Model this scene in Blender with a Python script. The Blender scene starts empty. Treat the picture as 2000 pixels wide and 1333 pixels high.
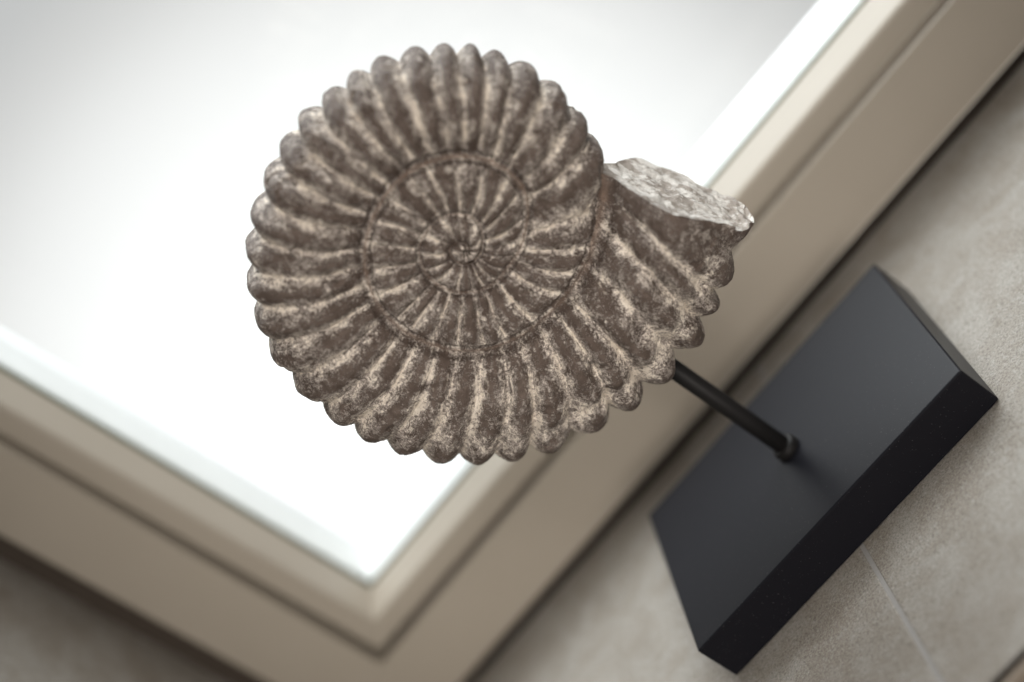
import bpy, math, random
import numpy as np
from mathutils import Matrix, Vector

scene = bpy.context.scene
COL = scene.collection
S = 0.17                                   # metres per unit: the black plinth is 17 cm long

# ---------------------------------------------------------------- camera
cam_data = bpy.data.cameras.new('camera'); cam = bpy.data.objects.new('camera', cam_data); COL.objects.link(cam)
ROTV = (1.89551982, -0.687492006, -0.827363479); TV = (0.863746727, 0.370372104, 4.64752626); FPX = 3303.95883
def rotm(w):
    w = np.array(w); th = np.linalg.norm(w); k = w/th
    K = np.array([[0, -k[2], k[1]], [k[2], 0, -k[0]], [-k[1], k[0], 0]])
    return np.eye(3)+np.sin(th)*K+(1-np.cos(th))*K@K
RC = rotm(ROTV); CPOS = -RC.T@np.array(TV)
M = Matrix.Identity(4)
for i in range(3):
    M[i][0] = RC[0][i]; M[i][1] = -RC[1][i]; M[i][2] = -RC[2][i]; M[i][3] = CPOS[i]*S
cam.matrix_world = M
cam_data.sensor_width = 36; cam_data.lens = 36*FPX/2000
cam_data.clip_start = .02; cam_data.clip_end = 100
cam_data.dof.use_dof = True; cam_data.dof.focus_distance = 4.27*S; cam_data.dof.aperture_fstop = 2.0
cam_data.dof.aperture_blades = 9
scene.camera = cam

# ---------------------------------------------------------------- daylight outside, dim room inside
world = bpy.data.worlds.new('World'); scene.world = world; world.use_nodes = True
wt = world.node_tree; wt.nodes.clear()
def wn(t, **k):
    n = wt.nodes.new(t)
    for a, b in k.items(): setattr(n, a, b)
    return n
wo = wn('ShaderNodeOutputWorld'); bg = wn('ShaderNodeBackground'); tc = wn('ShaderNodeTexCoord')
wt.links.new(bg.outputs[0], wo.inputs[0])
glow = RC.T@np.array([(860-1000)/FPX, (800-666.5)/FPX, 1]); glow /= np.linalg.norm(glow)
dp = wn('ShaderNodeVectorMath', operation='DOT_PRODUCT'); dp.inputs[1].default_value = tuple(glow)
wt.links.new(tc.outputs['Generated'], dp.inputs[0])
rp = wn('ShaderNodeValToRGB'); rp.color_ramp.interpolation = 'B_SPLINE'
wt.links.new(dp.outputs['Value'], rp.inputs[0])
cr = rp.color_ramp.elements
cr[0].position = 0.0; cr[0].color = (.075, .07, .064, 1)       # the dim room behind the camera
cr[1].position = 1.0; cr[1].color = (1, 1, 1, 1); rp.color_ramp.interpolation = 'LINEAR'
for pos, c in ((.30, (.10, .095, .088, 1)), (.55, (.50, .502, .505, 1)), (.88, (.50, .502, .505, 1)), (.945, (.37, .37, .372, 1)), (.957, (.46, .456, .453, 1)), (.969, (.60, .598, .595, 1)), (.982, (.72, .72, .718, 1))):
    e = cr.new(pos); e.color = c
wt.links.new(rp.outputs[0], bg.inputs[0]); bg.inputs[1].default_value = 1.6

def area(name, loc, target, size, power, color, spread=180, size_y=None):
    ld = bpy.data.lights.new(name, 'AREA'); ld.energy = power; ld.color = color; ld.size = size
    if size_y: ld.shape = 'RECTANGLE'; ld.size_y = size_y
    ld.spread = math.radians(spread)
    o = bpy.data.objects.new(name, ld); COL.objects.link(o)
    o.location = Vector(loc)*S
    o.rotation_euler = (Vector(target)-Vector(loc)).to_track_quat('-Z', 'Y').to_euler()
    return o
area('sky_light', (2.6, 4.3, 7.0), (0, .4, .6), 10*S, 56.0, (.95, .98, 1.0), 180, 5*S)
area('room_light', (1.9, -4.3, 4.7), (-.35, .3, .75), 2.6*S, .48, (1.0, .945, .885), 50)
area('room_fill_light', (.9, -5.4, 1.7), (-.3, .3, .7), 2.6*S, .44, (1.0, .935, .865), 37)

vs = scene.view_settings
vs.view_transform = 'Standard'; vs.look = 'None'; vs.exposure = 0; vs.gamma = 1
scene.cycles.max_bounces = 8; scene.cycles.use_denoising = True
scene.cycles.sample_clamp_indirect = 6

# ---------------------------------------------------------------- helpers
def new_mat(name):
    m = bpy.data.materials.new(name); m.use_nodes = True; m.node_tree.nodes.clear(); return m
class NT:
    def __init__(s, m):
        s.t = m.node_tree; s.out = s.n('ShaderNodeOutputMaterial')
    def n(s, t, **k):
        nd = s.t.nodes.new(t)
        for a, b in k.items(): setattr(nd, a, b)
        return nd
    def l(s, a, b): s.t.links.new(a, b)
    def val(s, x, sock):
        if isinstance(x, (int, float)): sock.default_value = x
        elif isinstance(x, tuple): sock.default_value = x if len(x) == 4 or sock.type == 'VECTOR' else x+(1,)
        else: s.l(x, sock)
    def math(s, op, a, b=0.0, c=None, clamp=False):
        nd = s.n('ShaderNodeMath', operation=op, use_clamp=clamp); s.val(a, nd.inputs[0]); s.val(b, nd.inputs[1])
        if c is not None: s.val(c, nd.inputs[2])
        return nd.outputs[0]
    def noise(s, vec, scale, detail=4, rough=.55, dist=0.0):
        nd = s.n('ShaderNodeTexNoise'); nd.inputs['Scale'].default_value = scale; nd.inputs['Detail'].default_value = detail
        nd.inputs['Roughness'].default_value = rough; nd.inputs['Distortion'].default_value = dist
        if vec is not None: s.l(vec, nd.inputs['Vector'])
        return nd.outputs[0]
    def step(s, v, a, b, lo=0.0, hi=1.0):
        nd = s.n('ShaderNodeMapRange', interpolation_type='SMOOTHSTEP'); s.val(v, nd.inputs[0])
        for i, x in enumerate((a, b, lo, hi)): s.val(x, nd.inputs[i+1])
        return nd.outputs[0]
    def mix(s, f, a, b, blend='MIX'):
        nd = s.n('ShaderNodeMix', data_type='RGBA', blend_type=blend); s.val(f, nd.inputs[0])
        s.val(a, nd.inputs[6]); s.val(b, nd.inputs[7]); return nd.outputs[2]
    def bump(s, h, strength, dist, normal=None):
        nd = s.n('ShaderNodeBump'); nd.inputs['Strength'].default_value = strength; nd.inputs['Distance'].default_value = dist
        s.l(h, nd.inputs['Height'])
        if normal is not None: s.l(normal, nd.inputs['Normal'])
        return nd.outputs[0]
    def obj(s): return s.n('ShaderNodeTexCoord').outputs['Object']
    def attr(s, name, kind='Fac'): return s.n('ShaderNodeAttribute', attribute_name=name).outputs[kind]
    def bsdf(s, color, rough, normal=None, spec=.5, metallic=0.0, coat=0.0):
        b = s.n('ShaderNodeBsdfPrincipled'); s.val(color, b.inputs['Base Color']); s.val(rough, b.inputs['Roughness'])
        b.inputs['Specular IOR Level'].default_value = spec; b.inputs['Metallic'].default_value = metallic
        b.inputs['Coat Weight'].default_value = coat
        if normal is not None: s.l(normal, b.inputs['Normal'])
        s.l(b.outputs[0], s.out.inputs[0]); return b
def empty(name, loc, label, cat, group=None):
    o = bpy.data.objects.new(name, None); COL.objects.link(o); o.location = Vector(loc)*S
    o.empty_display_size = .02; o['label'] = label; o['category'] = cat
    if group: o['group'] = group
    return o
def mesh_obj(name, verts, faces, mat, parent=None, smooth=False):
    """verts in units; placed relative to the parent chain's origin"""
    me = bpy.data.meshes.new(name)
    off = Vector((0, 0, 0)); p = parent
    while p is not None: off += Vector(p.location); p = p.parent
    me.from_pydata([tuple(Vector(v)*S-off) for v in verts], [], faces); me.update()
    me.materials.append(mat)
    if smooth: me.polygons.foreach_set('use_smooth', [True]*len(me.polygons))
    o = bpy.data.objects.new(name, me); COL.objects.link(o)
    if parent is not None: o.parent = parent
    return o
def bevel(o, w, seg=3):
    b = o.modifiers.new('bevel', 'BEVEL'); b.width = w*S; b.segments = seg; b.limit_method = 'ANGLE'; b.angle_limit = math.radians(35)
    b.harden_normals = False
    for p in o.data.polygons: p.use_smooth = True
    w_ = o.modifiers.new('normals', 'WEIGHTED_NORMAL'); w_.keep_sharp = False
    return o
def box_vf(x0, x1, y0, y1, z0, z1):
    v = [(x0,y0,z0),(x1,y0,z0),(x1,y1,z0),(x0,y1,z0),(x0,y0,z1),(x1,y0,z1),(x1,y1,z1),(x0,y1,z1)]
    return v, [(0,3,2,1),(4,5,6,7),(0,1,5,4),(1,2,6,5),(2,3,7,6),(3,0,4,7)]
def box(name, b, mat, parent=None, bev=None, seg=3):
    v, f = box_vf(*b); o = mesh_obj(name, v, f, mat, parent)
    return bevel(o, bev, seg) if bev else o

# ---------------------------------------------------------------- materials
m = new_mat('tile_stone'); k = NT(m); oc = k.obj()
gi = k.n('ShaderNodeObjectInfo').outputs['Random']
vo = k.n('ShaderNodeVectorMath', operation='ADD'); k.l(oc, vo.inputs[0])
cx = k.n('ShaderNodeCombineXYZ'); k.l(k.math('MULTIPLY', gi, 3.0), cx.inputs[0]); k.l(k.math('MULTIPLY', gi, 1.7), cx.inputs[1]); k.l(cx.outputs[0], vo.inputs[1])
oc = vo.outputs[0]
big = k.noise(oc, 42, 4, .6, .6); mid = k.noise(oc, 380, 5, .78, .8); fine = k.noise(oc, 900, 3, .85, .4); warm = k.noise(oc, 28, 3, .6, .4)
c = k.mix(k.step(big, .35, .66), (.245, .218, .185), (.305, .283, .252))
c = k.mix(k.math('MULTIPLY', k.step(warm, .48, .66), .40), c, (.215, .18, .145))
c = k.mix(k.math('MULTIPLY', k.step(mid, .50, .66), .55), c, (.36, .35, .325))
c = k.mix(k.math('MULTIPLY', k.step(mid, .47, .34), .55), c, (.12, .105, .087))
c = k.mix(k.math('MULTIPLY', k.step(fine, .52, .36), .6), c, (.085, .073, .06))
c = k.mix(k.math('MULTIPLY', k.step(fine, .55, .68), .5), c, (.46, .44, .41))
h = k.math('ADD', k.math('MULTIPLY', mid, 1.0), k.math('MULTIPLY', fine, .5))
k.bsdf(c, .62, k.bump(h, .55, .0009), .35); TILE = m
m = new_mat('grout'); k = NT(m); n1 = k.noise(k.obj(), 600, 4, .6)
k.bsdf(k.mix(n1, (.25, .24, .228), (.31, .30, .29)), .85, k.bump(n1, .4, .0004), .2); GROUT = m
m = new_mat('greige_paint'); k = NT(m); n1 = k.noise(k.obj(), 1500, 3, .6); n2 = k.noise(k.obj(), 25, 3, .5)
k.bsdf(k.mix(n2, (.335, .297, .245), (.36, .32, .268)), .48, k.bump(n1, .12, .0002), .4); PAINT = m
m = new_mat('outer_paint'); k = NT(m); n1 = k.noise(k.obj(), 60, 3, .5)
k.bsdf(k.mix(n1, (.70, .715, .72), (.74, .755, .76)), .5, None, .4); OUTP = m
m = new_mat('gap_shade'); k = NT(m); n1 = k.noise(k.obj(), 200, 3, .5)  # shade of the frame gaps, put into a dark brown colour
k.bsdf(k.mix(n1, (.045, .034, .026), (.07, .055, .043)), .6, None, .3); GAP_SHADE = m
m = new_mat('gasket_rubber'); k = NT(m); n1 = k.noise(k.obj(), 200, 3, .5)
k.bsdf(k.mix(n1, (.12, .14, .09), (.17, .19, .13)), .6, None, .3); GASK = m
m = new_mat('window_glass'); k = NT(m)
tr = k.n('ShaderNodeBsdfTransparent'); tr.inputs[0].default_value = (.985, .995, .99, 1)
gl = k.n('ShaderNodeBsdfGlossy'); gl.inputs['Roughness'].default_value = .01
ge = k.n('ShaderNodeNewGeometry'); dt = k.n('ShaderNodeVectorMath', operation='DOT_PRODUCT')
k.l(ge.outputs['Normal'], dt.inputs[0]); k.l(ge.outputs['Incoming'], dt.inputs[1])
om = k.math('SUBTRACT', 1.0, k.math('ABSOLUTE', dt.outputs['Value'])); sch = k.math('ADD', k.math('MULTIPLY', k.math('POWER', om, 5.0), .96), .04); mx = k.n('ShaderNodeMixShader')
k.l(sch, mx.inputs[0]); k.l(tr.outputs[0], mx.inputs[1]); k.l(gl.outputs[0], mx.inputs[2]); k.l(mx.outputs[0], k.out.inputs[0]); GLASS = m
m = new_mat('black_lacquer'); k = NT(m); oc = k.obj(); n1 = k.noise(oc, 2600, 2, .5); n2 = k.noise(oc, 60, 4, .6)
sp = k.step(k.noise(oc, 1300, 2, .5), .70, .74)
k.bsdf(k.mix(k.math('MULTIPLY', sp, .5), (.0085, .0085, .0112), (.10, .10, .10)), .34, k.bump(n1, .06, .00012), .085); BLACK = m
m = new_mat('black_metal'); k = NT(m); oc = k.obj(); n1 = k.noise(oc, 900, 4, .6)
k.bsdf(k.mix(n1, (.008, .0078, .0078), (.014, .013, .013)), .50, k.bump(n1, .25, .0002), .14); METAL = m
m = new_mat('bronze_trim'); k = NT(m); n1 = k.noise(k.obj(), 400, 4, .6)
k.bsdf(k.mix(n1, (.16, .125, .095), (.22, .18, .14)), .45, None, .5); TRIM = m

# limewashed brown resin of the ammonite
def shell_mat(name, broken):
    m = new_mat(name); k = NT(m); oc = k.obj()
    rib = k.attr('rib'); cord = k.attr('cord'); flow = k.attr('flow', 'Vector')
    L = k.noise(oc, 135, 4, .6, .5); Mn = k.noise(oc, 420, 5, .70, 1.2); F = k.noise(oc, 1250, 4, .7, 1.5)
    streak = k.noise(flow, 1.0, 4, .62, .3)
    crust_v = k.n('ShaderNodeTexVoronoi', feature='SMOOTH_F1'); crust_v.inputs['Scale'].default_value = 1500
    wob = k.n('ShaderNodeVectorMath', operation='MULTIPLY_ADD'); nz = k.n('ShaderNodeTexNoise'); nz.inputs['Scale'].default_value = 500
    k.l(oc, nz.inputs['Vector']); k.l(nz.outputs[1], wob.inputs[0]); wob.inputs[1].default_value = (.0022,)*3; k.l(oc, wob.inputs[2])
    k.l(wob.outputs[0], crust_v.inputs['Vector'])
    crust = crust_v.outputs[0]
    # how far the wash has been left standing: much in the furrows, little on the crests
    s0 = k.math('SUBTRACT', .98, rib)
    s1 = k.math('ADD', k.math('MULTIPLY', s0, .85), k.math('MULTIPLY', k.math('SUBTRACT', L, .5), 1.9))
    s2 = k.math('ADD', s1, k.math('MULTIPLY', k.math('SUBTRACT', streak, .5), 1.9))
    s3 = k.math('ADD', s2, k.math('MULTIPLY', k.math('SUBTRACT', Mn, .5), 2.7))
    s4 = k.math('ADD', s3, k.math('MULTIPLY', k.math('SUBTRACT', F, .5), 2.1))
    dark = k.mix(k.step(L, .35, .65), (.098, .073, .060), (.155, .120, .101))
    grey = k.mix(k.step(F, .36, .64), (.225, .185, .163), (.48, .425, .385))
    cream = k.mix(k.step(Mn, .35, .65), (.64, .56, .465), (.80, .725, .63))
    if broken: s4 = k.math('ADD', s4, .62)
    base = k.mix(k.step(s4, .17, .27), dark, grey)
    base = k.mix(k.math('MULTIPLY', k.step(s4, .70, .80), .95), base, cream)
    fleck = k.math('MULTIPLY', k.step(crust, .40, .22), k.math('MULTIPLY', k.step(s3, .05, .35), k.step(F, .50, .60)))
    base = k.mix(k.math('MULTIPLY', fleck, .9), base, cream)
    hole = k.math('MULTIPLY', k.step(F, .44, .34), k.step(s4, .1, .5))
    base = k.mix(k.math('MULTIPLY', hole, .7), base, (.07, .05, .038))
    seam = k.attr('seam')
    fl = k.noise(flow, 2.3, 6, .72, .7)
    flm = k.math('MULTIPLY', k.step(k.math('ADD', fl, k.math('MULTIPLY', k.math('SUBTRACT', Mn, .5), .35)), .565, .60), k.step(rib, .99, .55))
    base = k.mix(k.math('MULTIPLY', flm, k.math('MULTIPLY', k.step(L, .38, .52), .92)), base, cream)
    base = k.mix(k.math('MULTIPLY', seam, k.step(Mn, .35, .6, .85, .45)), base, (.045, .030, .023))
    base = k.mix(k.math('MULTIPLY', cord, k.step(Mn, .3, .6, .35, .85)), base, (.27, .19, .145))
    ht = k.math('ADD', k.math('MULTIPLY', k.step(s4, .12, .45), 1.6), k.math('ADD', k.math('MULTIPLY', F, .7), k.math('MULTIPLY', Mn, .9)))
    if broken:
        b1 = k.noise(oc, 120, 5, .66, .3)
        base = k.mix(k.step(b1, .42, .56), (.27, .235, .205), k.mix(k.step(L, .3, .65), (.45, .42, .385), (.63, .60, .56)))
        base = k.mix(k.math('MULTIPLY', k.step(F, .46, .36), .6), base, (.12, .10, .085))
    nrm = k.bump(ht, .75 if not broken else .5, .0011)
    k.bsdf(base, k.step(s4, .1, .5, .52, .72), nrm, .22)
    return m
SHELL = shell_mat('limewashed_shell', False); BROKEN = shell_mat('broken_shell', True)
# ---- ammonite geometry (pure numpy, in units of the plinth's length) ----
AX, AZ = -0.0136, 1.2518            # the spiral's axis
# radius of the spiral curve against its unwound angle (degrees); above -30 it is the outer rim, below it the seam
SPI = [(-1600,.0003),(-1300,.0006),(-1150,.005),(-1060,.017),(-1000,.030),(-963.3,.041),(-925,.036),(-867.6,.034),(-822.9,.032),(-756.9,.039),(-722.3,.059),(-695.9,.081),
 (-671,.093),(-647.6,.104),(-622,.111),(-595.5,.118),(-580.5,.118),(-555.2,.117),(-525.9,.115),(-496.8,.113),
 (-471.5,.111),(-440.9,.110),(-418,.124),(-395.3,.143),(-376.6,.173),(-357.3,.202),(-337,.218),(-319,.230),
 (-302.3,.236),(-283.6,.240),(-257.8,.241),(-241.6,.246),(-222.2,.254),(-201.2,.262),(-183.4,.268),(-162.6,.272),
 (-145,.275),(-134,.275),(-113.4,.271),(-98,.268),(-83.8,.276),(-64,.294),(-44.1,.330),(-30,.375),
 (-20.3,.400),(-8,.411),(4.7,.432),(16.8,.448),(27,.459),(35.4,.468),(43.4,.475),(52.5,.481),(62.8,.488),
 (71.3,.493),(79.9,.497),(90.1,.502),(99.4,.508),(109.1,.517),(120.1,.532),(130.3,.545),(139.9,.559),(149.9,.574),
 (160.1,.590),(171.6,.604),(182.8,.617),(192.1,.628),(201.4,.641),(210.8,.652),(220.1,.659),(228.6,.666),
 (238,.673),(250.2,.677),(260,.680),(270.3,.688),(281.6,.696),(289.8,.697),(297,.700),(308.5,.735),(345,.78)]
# unwound angle of every rib crest (half numbers) and furrow (whole numbers), outermost first
CREST = [-20.3,-8,4.7,16.8,27,35.4,43.4,52.5,62.8,71.3,79.9,90.1,99.4,109.1,120.1,130.3,139.9,149.9,160.1,171.6,
 182.8,192.1,201.4,210.8,220.1,228.6,238,250.2,260,270.3,281.6,289.8,297,309.0]
FURROW = [-39.8,-55,-68.9,-82.5,-103.1,-121,-133.4,-147.8,-161.9,-175.5,-186.4,-203.5,-219,-234.8,-251.3,-266.5,
 -283,-295.8,-312.1,-329.7,-348.7,-363.1,-383.8,-403,-424,-444,-462,-478,-493.4,-515.8,-543.4,-565,-586,-615,-644.2,-667.3,
 -696.5,-735.7,-775,-815,-860,-905,-950,-1000,-1060,-1130,-1200]
def spline(xs, ys):
    xs = np.array(xs, float); ys = np.array(ys, float)
    d = np.diff(ys)/np.diff(xs); m = np.zeros(len(xs)); m[0] = d[0]; m[-1] = d[-1]
    h = np.diff(xs)
    for i in range(1, len(xs)-1):
        if d[i-1]*d[i] > 0:
            w1 = 2*h[i]+h[i-1]; w2 = h[i]+2*h[i-1]; m[i] = (w1+w2)/(w1/d[i-1]+w2/d[i])
    def f(x):
        x = np.asarray(x, float); k = np.clip(np.searchsorted(xs, x)-1, 0, len(xs)-2)
        hh = h[k]; t = (x-xs[k])/hh
        return ((2*t**3-3*t**2+1)*ys[k]+(t**3-2*t**2+t)*hh*m[k]+(-2*t**3+3*t**2)*ys[k+1]+(t**3-t**2)*hh*m[k+1])
    return f
_s = sorted((a, b*(float(np.interp(a, [-40,-20,100,150,190,225,262,281,297,308], [1,.984,.980,.990,.974,.966,.966,.984,.970,1])))) for a, b in SPI)
r_raw = spline([a for a, b in _s], [b for a, b in _s])
def r_of(phi):
    return sum(r_raw(phi+d)*w for d, w in ((-9,.15),(-4.5,.22),(0,.26),(4.5,.22),(9,.15)))
_pp = [(a, k+.5) for k, a in enumerate(CREST)] + [(a, -k) for k, a in enumerate(FURROW)]
_pp = sorted([(318, 34.35), (331, 35.0), (345, 35.6)] + _pp)
phase_of = spline([a for a, b in _pp], [b for a, b in _pp])
def smooth(a, b, x):
    t = np.clip((x-a)/(b-a), 0, 1); return t*t*(3-2*t)
_perm = np.random.RandomState(7).permutation(4096)
_vals = np.random.RandomState(8).rand(4096)*2-1
def vnoise(P):
    I = np.floor(P).astype(np.int64); F = P-I; F = F*F*F*(F*(F*6-15)+10); out = 0
    for dx in (0, 1):
        for dy in (0, 1):
            for dz in (0, 1):
                h = _perm[(_perm[(_perm[(I[..., 0]+dx) & 4095]+I[..., 1]+dy) & 4095]+I[..., 2]+dz) & 4095]
                w = (F[..., 0] if dx else 1-F[..., 0])*(F[..., 1] if dy else 1-F[..., 1])*(F[..., 2] if dz else 1-F[..., 2])
                out = out+w*_vals[h]
    return out
def fbm(P, n=4, gain=.5):
    o = 0; a = 1.0
    for i in range(n):
        o = o+a*vnoise(P*(2.03**i)+17.3*i); a *= gain
    return o
CUT0 = np.array([0.333, -0.190]); CUT1 = np.array([0.462, -0.570])   # chord of the broken end, relative to the axis
def y_seam(phi):                                    # how far the seam stands in front of the middle plane
    return np.interp(phi, [-1000,-700,-400,-200,-100,-60,-30], [.110,.110,.110,.112,.110,.097,.04])
def half_thick(phi):
    return np.interp(phi, [-30,0,90,180,270,311,340], [.146,.152,.160,.170,.190,.226,.232])
def whorl(phi, q, slant=True):
    """phi: unwound angle, q: 0 seam .. 1 rim.  Returns x, z (about the axis), y (negative = front), rib value."""
    a = r_of(phi-360); b = r_of(phi)
    m = smooth(-62, -34, phi)
    w_in = q; w_out = np.sin(q*np.pi/2)
    w = w_in*(1-m)+w_out*m
    w = w-.16*smooth(270, 305, phi)*(1-smooth(0, .12, w))
    ya = y_seam(phi-360); yb = y_seam(phi)
    hb = .020+.05*(b-a)
    y1 = ya*(1-w)+yb*w+hb*np.clip(4*w*(1-w), 0, 1)**.6
    h = half_thick(phi); n = 2.7-.45*smooth(285, 312, phi)
    y2 = (ya+(h-ya)*smooth(0, .42, w)**.8-.25*np.clip(-w, 0, 1))*np.clip(1-np.clip(w, 0, 1)**n, 0, 1)**(1/n)
    y = y1*(1-m)+y2*m
    r = a+(b-a)*w
    return r, y, w, m, (b-a)
def rib(phi, w, m):
    sl = m*np.interp(phi, [0,180,215,235,277,300,316,340], [1,3,6,12,13,22,30,34])
    bend = 1.2*vnoise(np.stack([phi/11, w*2.2, phi*0+.5], -1))
    ph = phase_of(phi-sl*np.clip(1-w, 0, 1.2)**1.15+bend*smooth(0, .2, 1-w)+(1-m)*1.5*np.sin(w*3.1))
    c = np.abs(np.sin(np.pi*ph))                    # 1 on a crest, 0 in a furrow
    return c, ph
def build_shell(du=.33, nq=84, only_front=False):
    # rows: unwound angle; the last stretch is sheared so that the end lies in the broken plane
    nph = int((250+1150)/du)
    v1 = np.linspace(-1150, 250, nph); nv2 = int(80/du)
    qf = np.linspace(0, 1, nq+1); qb = np.linspace(1, 0, nq//3+1)[1:]
    q = np.concatenate([qf, qb]); side = np.concatenate([-np.ones(len(qf)), np.ones(len(qb))])
    # end angle for every q
    ee = np.linspace(296, 342, 400)
    rr, _, _, _, _ = whorl(ee[:, None]+0*q[None], q[None]+0*ee[:, None])
    X = rr*np.cos(np.radians(ee))[:, None]; Z = rr*np.sin(np.radians(ee))[:, None]
    nrm = np.array([-(CUT1-CUT0)[1], (CUT1-CUT0)[0]]); nrm /= np.linalg.norm(nrm)
    jag = .004*fbm(np.stack([q*9, side*3.3, q*0+2.2], -1), 4)+.012*smooth(.60,.62,q)*(1-smooth(.75,.77,q))*(side<0)
    dd = (X-CUT0[0])*nrm[0]+(Z-CUT0[1])*nrm[1]+jag[None]
    if dd[0].mean() > 0: dd = -dd
    end = np.array([np.interp(0, dd[:, j], ee) for j in range(len(q))])
    v2 = np.linspace(0, 1, nv2+1)[1:]
    PH = np.concatenate([v1[:, None]+0*q[None], 250+(end[None]-250)*v2[:, None]])
    Q = q[None]+0*PH; SD = side[None]+0*PH
    r, y, w, m, wid = whorl(PH, Q)
    c, ph = rib(PH, w, m)
    th = np.radians(PH)
    P = np.stack([r*np.cos(th), SD*y, r*np.sin(th)], -1)
    # outward normals from finite differences
    gu = np.gradient(P, axis=0); gv = np.gradient(P, axis=1)
    N = np.cross(gv, gu); ln = np.linalg.norm(N, axis=-1, keepdims=True); N /= np.maximum(ln, 1e-12)
    ctr = np.stack([r*0, y*0, r*0], -1); rc = r_of(PH-360)*.6+r_of(PH)*.4
    ctr[..., 0] = rc*np.cos(th); ctr[..., 2] = rc*np.sin(th)
    flip = np.where(((P-ctr)*N).sum(-1) < 0, -1, 1); N *= flip[..., None]
    # ribs: rounded crests, narrow furrows; deeper on the rim, fading at the seam
    prof = np.clip(c, 0, 1)**(.80+.28*smooth(.05, .4, w)*(1-smooth(.8, .97, w))*m+.05*m*smooth(.35, .8, w)*smooth(20, 50, PH)*(1-smooth(150, 200, PH)))
    fade = .25*smooth(0, .06, w)+.75*smooth(.02, .26, w)
    amp_out = (.020+.006*smooth(215, 270, PH)+(.009+.012*smooth(190, 262, PH))*smooth(.55, .95, w))*fade
    knob = smooth(185, 262, PH)
    dip = np.exp(-((w-.74)/.07)**2); bulge = np.exp(-((w-.52)/.16)**2)
    amp_out = amp_out*(1-.0*knob)+knob*(.011*bulge)*fade
    amp_in = (.0075+.010*np.clip(wid, 0, .2)/.15)*(smooth(.03, .22, w)*(1-smooth(.76, .97, w)))*np.clip(wid/.10, .25, 1)
    amp = amp_in*(1-m)+amp_out*m
    hsh = np.sin((np.floor(ph)+.5)*127.1)*43758.5453; hsh = hsh-np.floor(hsh)      # no two ribs stand equally high
    amp = amp*(.82+.36*hsh*np.clip(c*1.6, 0, 1)+.18*(1-np.clip(c*1.6, 0, 1)))
    cut = smooth(0, .5, (PH-(end[None]-17)) / 8)        # ribs die out before the broken end
    amp = amp*(1-.55*cut*(1-smooth(.9,1,w)))
    S = np.stack([P[..., 0]*1.0, P[..., 1], P[..., 2]], -1)
    lump = fbm(S*9, 3)
    rough = fbm(S*55, 4, .6)
    chis = np.abs(vnoise(np.stack([ph*3.1, w*9*np.sign(wid)+SD*5, PH*0], -1)))
    disp = amp*(prof-.55-.35*m)*(1+.25*lump)+.0028*lump+.0013*rough
    disp -= m*knob*dip*.011*(.4+prof)
    disp += .0060*(1-.30*smooth(.14,.22,r_of(PH-360)))*((np.exp(-(w/.018)**2)-.7*np.exp(-((w-.055)/.022)**2))*np.clip(r_of(PH-360)/.12, .3, 1.3))*(.7+.5*lump)   # the thin cord along the seam
    disp += (1-m)*.0060*(1-.30*smooth(.14,.22,r_of(PH)))*(np.exp(-((1-w)/.018)**2)-.7*np.exp(-((1-w-.055)/.022)**2))*np.clip(r_of(PH)/.12, .3, 1.3)
    # small chips and pits
    pit = smooth(.55, .8, fbm(S*22+3.1, 3)); disp -= .0055*pit*m
    chip = smooth(.50, .62, fbm(S*7.5+9.3, 2))*smooth(.3, .7, w); disp -= .0075*chip*m
    D = P+N*disp[..., None]
    ribv = prof+(.62-prof)*np.maximum(1-smooth(0, .10, w), (1-m)*smooth(.90, 1, w))
    ribv = ribv*(1-m*knob*dip*.9)
    ribv = ribv+(.95-ribv)*.30*m*smooth(.90, .985, w)*(1-smooth(150, 230, PH))  # upper rim coloured darker to hold down the strong light on it
    last = smooth(-13, -2, PH-end[None]+4*lump)
    ribv = ribv+(1.12-ribv)*.85*last
    seam = np.maximum(np.exp(-((w-.062)/.026)**2), (1-m)*np.exp(-((1-w-.062)/.026)**2))*smooth(.02, .05, r_of(PH))
    cord = np.maximum(np.exp(-(w/.020)**2), (1-m)*np.exp(-((1-w)/.020)**2))
    D = D*1.0
    D[..., 0] += AX-.014*np.exp(-(r/.13)**2); D[..., 2] += AZ
    nf = len(qf)
    return D, ribv, cord, seam, ph, w, nf, PH

# ---------------------------------------------------------------- the window
X0, X1, Z0, Z1 = -1.536, 3.6, .341, 4.7          # the line where sash face and glazing bead meet
window = empty('window', (0, .72, 0), 'greige painted window with bevelled glazing bead and bright glass behind the ammonite', 'window')
def member(name, side, prof, mat, parent, bev=None):
    """one side of a mitred frame: prof is a closed list of (inset, depth)"""
    n = len(prof); v = []
    for end in (0, 1):
        for o, y in prof:
            l, r, b, t = X0+o, X1-o, Z0+o, Z1-o
            v.append({'bottom': ((l, y, b), (r, y, b)), 'top': ((r, y, t), (l, y, t)),
                      'left': ((l, y, t), (l, y, b)), 'right': ((r, y, b), (r, y, t))}[side][end])
    f = [tuple(range(n))[::-1], tuple(range(n, 2*n))]+[(i, (i+1) % n, n+(i+1) % n, n+i) for i in range(n)]
    ob = mesh_obj(name, v, f, mat, parent)
    import bmesh
    bm = bmesh.new(); bm.from_mesh(ob.data); bm.verts.ensure_lookup_table()
    if bev:
        long = [e for e in bm.edges if abs(e.verts[0].index-e.verts[1].index) == n]
        bmesh.ops.bevel(bm, geom=long, offset=bev*S, segments=4, affect='EDGES', profile=.5, clamp_overlap=True)
    bmesh.ops.recalc_face_normals(bm, faces=bm.faces)
    for fc in bm.faces: fc.smooth = len(fc.verts) == 4
    bm.to_mesh(ob.data); bm.free()
    if bev: w_ = ob.modifiers.new('normals', 'WEIGHTED_NORMAL'); w_.keep_sharp = False
    return ob
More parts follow.
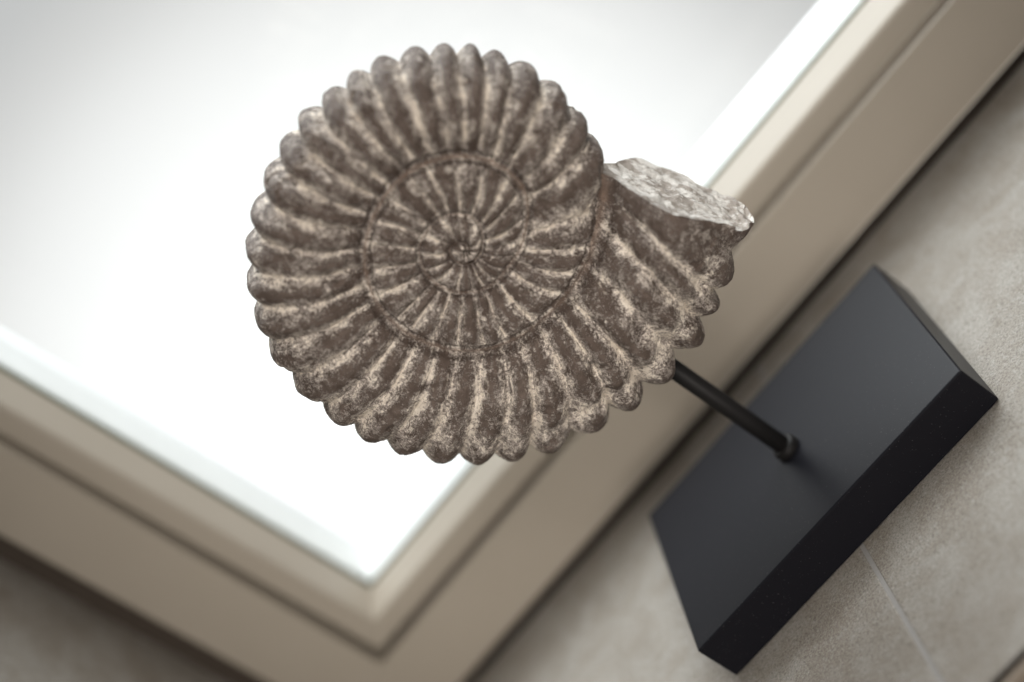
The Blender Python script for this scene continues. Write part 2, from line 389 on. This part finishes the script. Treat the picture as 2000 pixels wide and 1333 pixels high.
SIDES = (('bottom', 'rail'), ('top', 'rail'), ('left', 'stile'), ('right', 'stile'))
SASH = [(-.300, .722), (-.021, .722), (-.021, .78), (.0, .745), (.0, 1.02), (-.300, 1.02)]
BEAD = [(.001, .727), (.088, .727), (.119, .878), (.001, .878)]
GSK = [(.112, .8785), (.1235, .8785), (.1235, .8865), (.112, .8865)]
EXT = [(.001, .903), (.120, .903), (.158, .985), (.158, 1.045), (.001, 1.045)]
FRM = [(-.42, .80), (-.318, .80), (-.318, 1.09), (-.42, 1.09)]
for side, nm in SIDES:
    a = member(nm, side, SASH, PAINT, window, .010)
    b = member('glazing_bead', side, BEAD, PAINT, window, .016)
    member('gasket', side, GSK, GASK, b)
    member('outer_bead', side, EXT, OUTP, window, .006)
    member('fixed_frame', side, FRM, GAP_SHADE, window, .006)  # coloured dark so that its recess reads as shaded
v, f = box_vf(X0+.02, X1-.02, .888, .9, Z0+.02, Z1-.02)
mesh_obj('glass_pane', v, f, GLASS, window)

# ---------------------------------------------------------------- the tiled sill and reveal
sill = bpy.data.objects.new('window_sill', None); COL.objects.link(sill); sill['kind'] = 'structure'
box('mortar_bed', (-1.95, 5.2, -1.045, .742, -.30, -.0022), GROUT, sill)
tx = [-1.945, -.0205, -.0085, 2.40, 2.412, 4.80]
for i in range(3):
    box('tile', (tx[2*i], tx[2*i+1], -1.045, .744, -.06, 0), TILE, sill, .004, 2)
box('gap_shade_strip', (-1.94, 5.2, .7445, .799, -.30, -.035), GAP_SHADE, sill)  # dark strip added to deepen the shadow gap under the rail
box('edge_trim', (-1.95, 5.2, -1.085, -1.047, -.34, -.012), TRIM, sill, .012)
box('edge_trim', (-1.95, 5.2, -1.140, -1.087, -.34, -.040), TRIM, sill, .014)
reveal = bpy.data.objects.new('window_reveal_wall', None); COL.objects.link(reveal); reveal['kind'] = 'structure'
box('mortar_bed', (-2.4, -1.99, -1.14, 1.2, -.34, 5.1), GROUT, reveal)
for z0, z1 in ((.001, 2.45), (2.462, 5.0)):
    box('tile', (-1.99, -1.947, -1.045, .795, z0, z1), TILE, reveal, .004, 2)

# ---------------------------------------------------------------- the sculpture
D_, H_ = .6969, .1425
sculpt = empty('ammonite_sculpture', (0, 0, 0), 'brown and cream ammonite fossil on a black rod and rectangular black plinth', 'sculpture')
sculpt.rotation_euler = (0, 0, 0)
yaw = -.00577
def ry(v): return (v[0]*math.cos(yaw)-v[1]*math.sin(yaw), v[0]*math.sin(yaw)+v[1]*math.cos(yaw), v[2])
v, f = box_vf(-.5, .5, -D_/2, D_/2, .0015, H_)
pl = mesh_obj('plinth', [ry(q) for q in v], f, BLACK, sculpt); bevel(pl, .0065, 3)
def lathe(name, prof, cx, cy, mat, parent, seg=48):
    v = []; f = []
    for r, z in prof:
        for j in range(seg):
            a = 2*math.pi*j/seg; v.append((cx+r*math.cos(a), cy+r*math.sin(a), z))
    n = len(prof)
    for i in range(n-1):
        for j in range(seg):
            f.append((i*seg+j, i*seg+(j+1) % seg, (i+1)*seg+(j+1) % seg, (i+1)*seg+j))
    f.append(tuple(range(seg))[::-1]); f.append(tuple((n-1)*seg+j for j in range(seg)))
    return mesh_obj(name, v, f, mat, parent, True)
rod = lathe('rod', [(.0255, H_-.02), (.0255, .3), (.0255, .75)], 0, .002, METAL, sculpt)
lathe('collar', [(.036, H_-.004), (.038, H_+.004), (.038, H_+.018), (.034, H_+.026), (.0257, H_+.028)], 0, .002, METAL, rod)

D, ribv, cord, seam, ph, wv, nf, PHI = build_shell(.30, 120)
def grid_faces(nr, nc, off=0):
    i = np.arange(nr-1)[:, None]*nc+np.arange(nc-1)[None]+off
    return np.stack([i, i+1, i+nc+1, i+nc], -1).reshape(-1, 4)
def big_mesh(name, P, faces, mat, parent, attrs):
    me = bpy.data.meshes.new(name)
    me.vertices.add(len(P)); me.vertices.foreach_set('co', (P*S).astype(np.float32).ravel())
    me.loops.add(faces.size); me.loops.foreach_set('vertex_index', faces.ravel().astype(np.int32))
    me.polygons.add(len(faces)); me.polygons.foreach_set('loop_start', (np.arange(len(faces))*4).astype(np.int32))
    me.update(calc_edges=True); me.polygons.foreach_set('use_smooth', np.ones(len(faces), bool))
    for an, (ty, arr) in attrs.items():
        at = me.attributes.new(an, ty, 'POINT'); at.data.foreach_set('vector' if ty == 'FLOAT_VECTOR' else 'value', arr.astype(np.float32).ravel())
    me.validate(); me.materials.append(mat)
    o = bpy.data.objects.new(name, me); COL.objects.link(o); o.parent = parent; return o
nr, nc = D.shape[:2]
rad = np.hypot(D[..., 0]-AX, D[..., 2]-AZ)
flow = np.stack([ph*3.6, rad*9.0, np.sign(D[..., 1])*4.0+ph*0], -1)
shell = big_mesh('shell', D.reshape(-1, 3), grid_faces(nr, nc), SHELL, sculpt,
    {'rib': ('FLOAT', ribv), 'cord': ('FLOAT', cord), 'seam': ('FLOAT', seam), 'flow': ('FLOAT_VECTOR', flow)})
# the broken end: a rough, slightly hollow surface between the front and back edges
E = D[-1]; fr_ = E[:nf]; bk = E[nf-1:][::-1]
qb = np.linspace(0, 1, len(bk)); qf = np.linspace(0, 1, nf)
bk2 = np.stack([np.interp(qf, qb, bk[:, j]) for j in range(3)], -1)
K = 44; t = np.linspace(0, 1, K)[:, None, None]
G = fr_[None]*(1-t)+bk2[None]*t
nrm = np.array([-(CUT1-CUT0)[1], 0, (CUT1-CUT0)[0]]); nrm /= np.linalg.norm(nrm)
if nrm[2] < 0: nrm = -nrm
edge = np.clip(np.sin(np.pi*t[..., 0]), 0, 1)**.5*np.clip(np.sin(np.pi*qf)[None], 0, 1)**.5
G = G+nrm*((-.014*edge+.010*fbm(G*11, 3, .5)*edge+.0035*fbm(G*55, 3, .6)*np.minimum(edge*2, 1)))[..., None]
z0 = np.zeros(G.shape[:2])
big_mesh('broken_end', G.reshape(-1, 3), grid_faces(K, nf), BROKEN, shell,
    {'rib': ('FLOAT', z0+.35), 'cord': ('FLOAT', z0), 'flow': ('FLOAT_VECTOR', G*14)})
